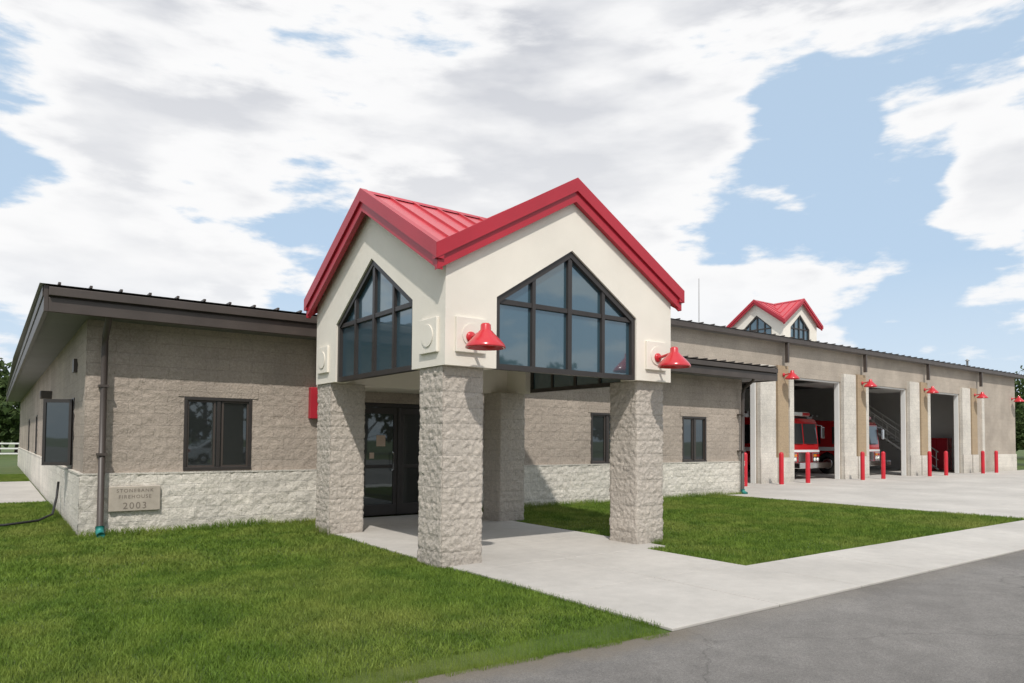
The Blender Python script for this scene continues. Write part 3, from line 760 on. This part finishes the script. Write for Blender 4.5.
w=bpy.data.worlds.new('World'); scene.world=w; w.use_nodes=True; nt=w.node_tree; nt.nodes.clear()
out=N(nt,'ShaderNodeOutputWorld'); bg=N(nt,'ShaderNodeBackground'); bg.inputs[1].default_value=.1; nt.links.new(bg.outputs[0],out.inputs[0])
sky=N(nt,'ShaderNodeTexSky'); sky.sky_type='NISHITA'; sky.sun_disc=False; sky.sun_elevation=el; sky.sun_rotation=math.atan2(sd.x,sd.y)
sky.air_density=1.0; sky.dust_density=1.0; sky.ozone_density=1.5
tc=N(nt,'ShaderNodeTexCoord'); dirv=tc.outputs['Generated']
sp=N(nt,'ShaderNodeSeparateXYZ'); nt.links.new(dirv,sp.inputs[0])
zz=math_(nt,'ADD',math_(nt,'MAXIMUM',sp.outputs[2],0.0),.5)
cv=N(nt,'ShaderNodeCombineXYZ'); nt.links.new(math_(nt,'DIVIDE',sp.outputs[0],zz),cv.inputs[0]); nt.links.new(math_(nt,'DIVIDE',sp.outputs[1],zz),cv.inputs[1])
nt.links.new(math_(nt,'MULTIPLY',sp.outputs[2],3.6),cv.inputs[2])
cvo=cv.outputs[0]
n1=tnoise(nt,cvo,3.0,3,.5); n2=tnoise(nt,cvo,8.5,7,.58)
cov=math_(nt,'ADD',math_(nt,'MULTIPLY',n1,.62),math_(nt,'MULTIPLY',n2,.38))
def sdir(az,elv):
    a=math.radians(az); e_=math.radians(elv); F=Vector((.5927,.8054,0)); Rr=Vector((.8054,-.5927,0))
    return (F*math.cos(a)+Rr*math.sin(a))*math.cos(e_)+Vector((0,0,math.sin(e_)))
for az,elv,r,wt in ((27,16.5,8,-.15),(17,15.5,5,-.09),(-37,20,6,-.12),(-25,19.5,4,-.06),(23,23,5,-.10),(-28,14,10,.14),(2,24,16,.12),(-26,30,16,.13),(12,33,17,.10),(35,29,10,.08),(34,16,3.5,.22),(34.5,19,3,.08),(14,10.5,5,.17),(27,6,6,-.04),(8,22,8,.05),(22,9.5,4,.07)):
    dp=N(nt,'ShaderNodeVectorMath',operation='DOT_PRODUCT'); nt.links.new(dirv,dp.inputs[0]); dp.inputs[1].default_value=sdir(az,elv)
    v=mrange(nt,dp.outputs['Value'],math.cos(math.radians(r)),1,0,wt,False)
    cov=math_(nt,'ADD',cov,v)
dens=mrange(nt,cov,.445,.525,0,1,True)
thick=mrange(nt,cov,.54,.66,0,1,True)
n3=tnoise(nt,cvo,4.2,5,.5)
shade=math_(nt,'MULTIPLY',thick,mrange(nt,n3,.38,.60,.08,1.0))
shade=math_(nt,'MULTIPLY',shade,mrange(nt,sp.outputs[2],.25,.50,.40,1.0))
ccol=mixc(nt,shade,(9.7,9.7,9.75),(6.2,6.4,6.9))
blue=mixc(nt,.75,sky.outputs[0],(5.9,7.6,9.5))
final=mixc(nt,dens,blue,ccol)
final=mixc(nt,mrange(nt,sp.outputs[2],0,.22,.6,0),final,(8.0,8.7,9.5))
nt.links.new(final,bg.inputs[0])
try:
    w.cycles.sampling_method='MANUAL'; w.cycles.sample_map_resolution=512
except Exception: pass

# ------------------------------------------------------------------ camera
cam=bpy.data.cameras.new('camera'); co=bpy.data.objects.new('camera',cam); scene.collection.objects.link(co); scene.camera=co
cam.sensor_width=36; cam.lens=705/1024*36; cam.clip_end=3000; cam.clip_start=.05
pitch=math.radians(2.0)
cam.shift_y=(98.5-705*math.tan(pitch))/1024
yaw=math.atan2(-.5927,.8054)
co.matrix_world=Matrix.Translation((0,0,1.6))@Matrix.Rotation(yaw,4,'Z')@Matrix.Rotation(math.pi/2+pitch,4,'X')@Matrix.Rotation(math.radians(.43),4,'Z')
scene.view_settings.view_transform='Standard'; scene.view_settings.look='None'; scene.view_settings.exposure=0
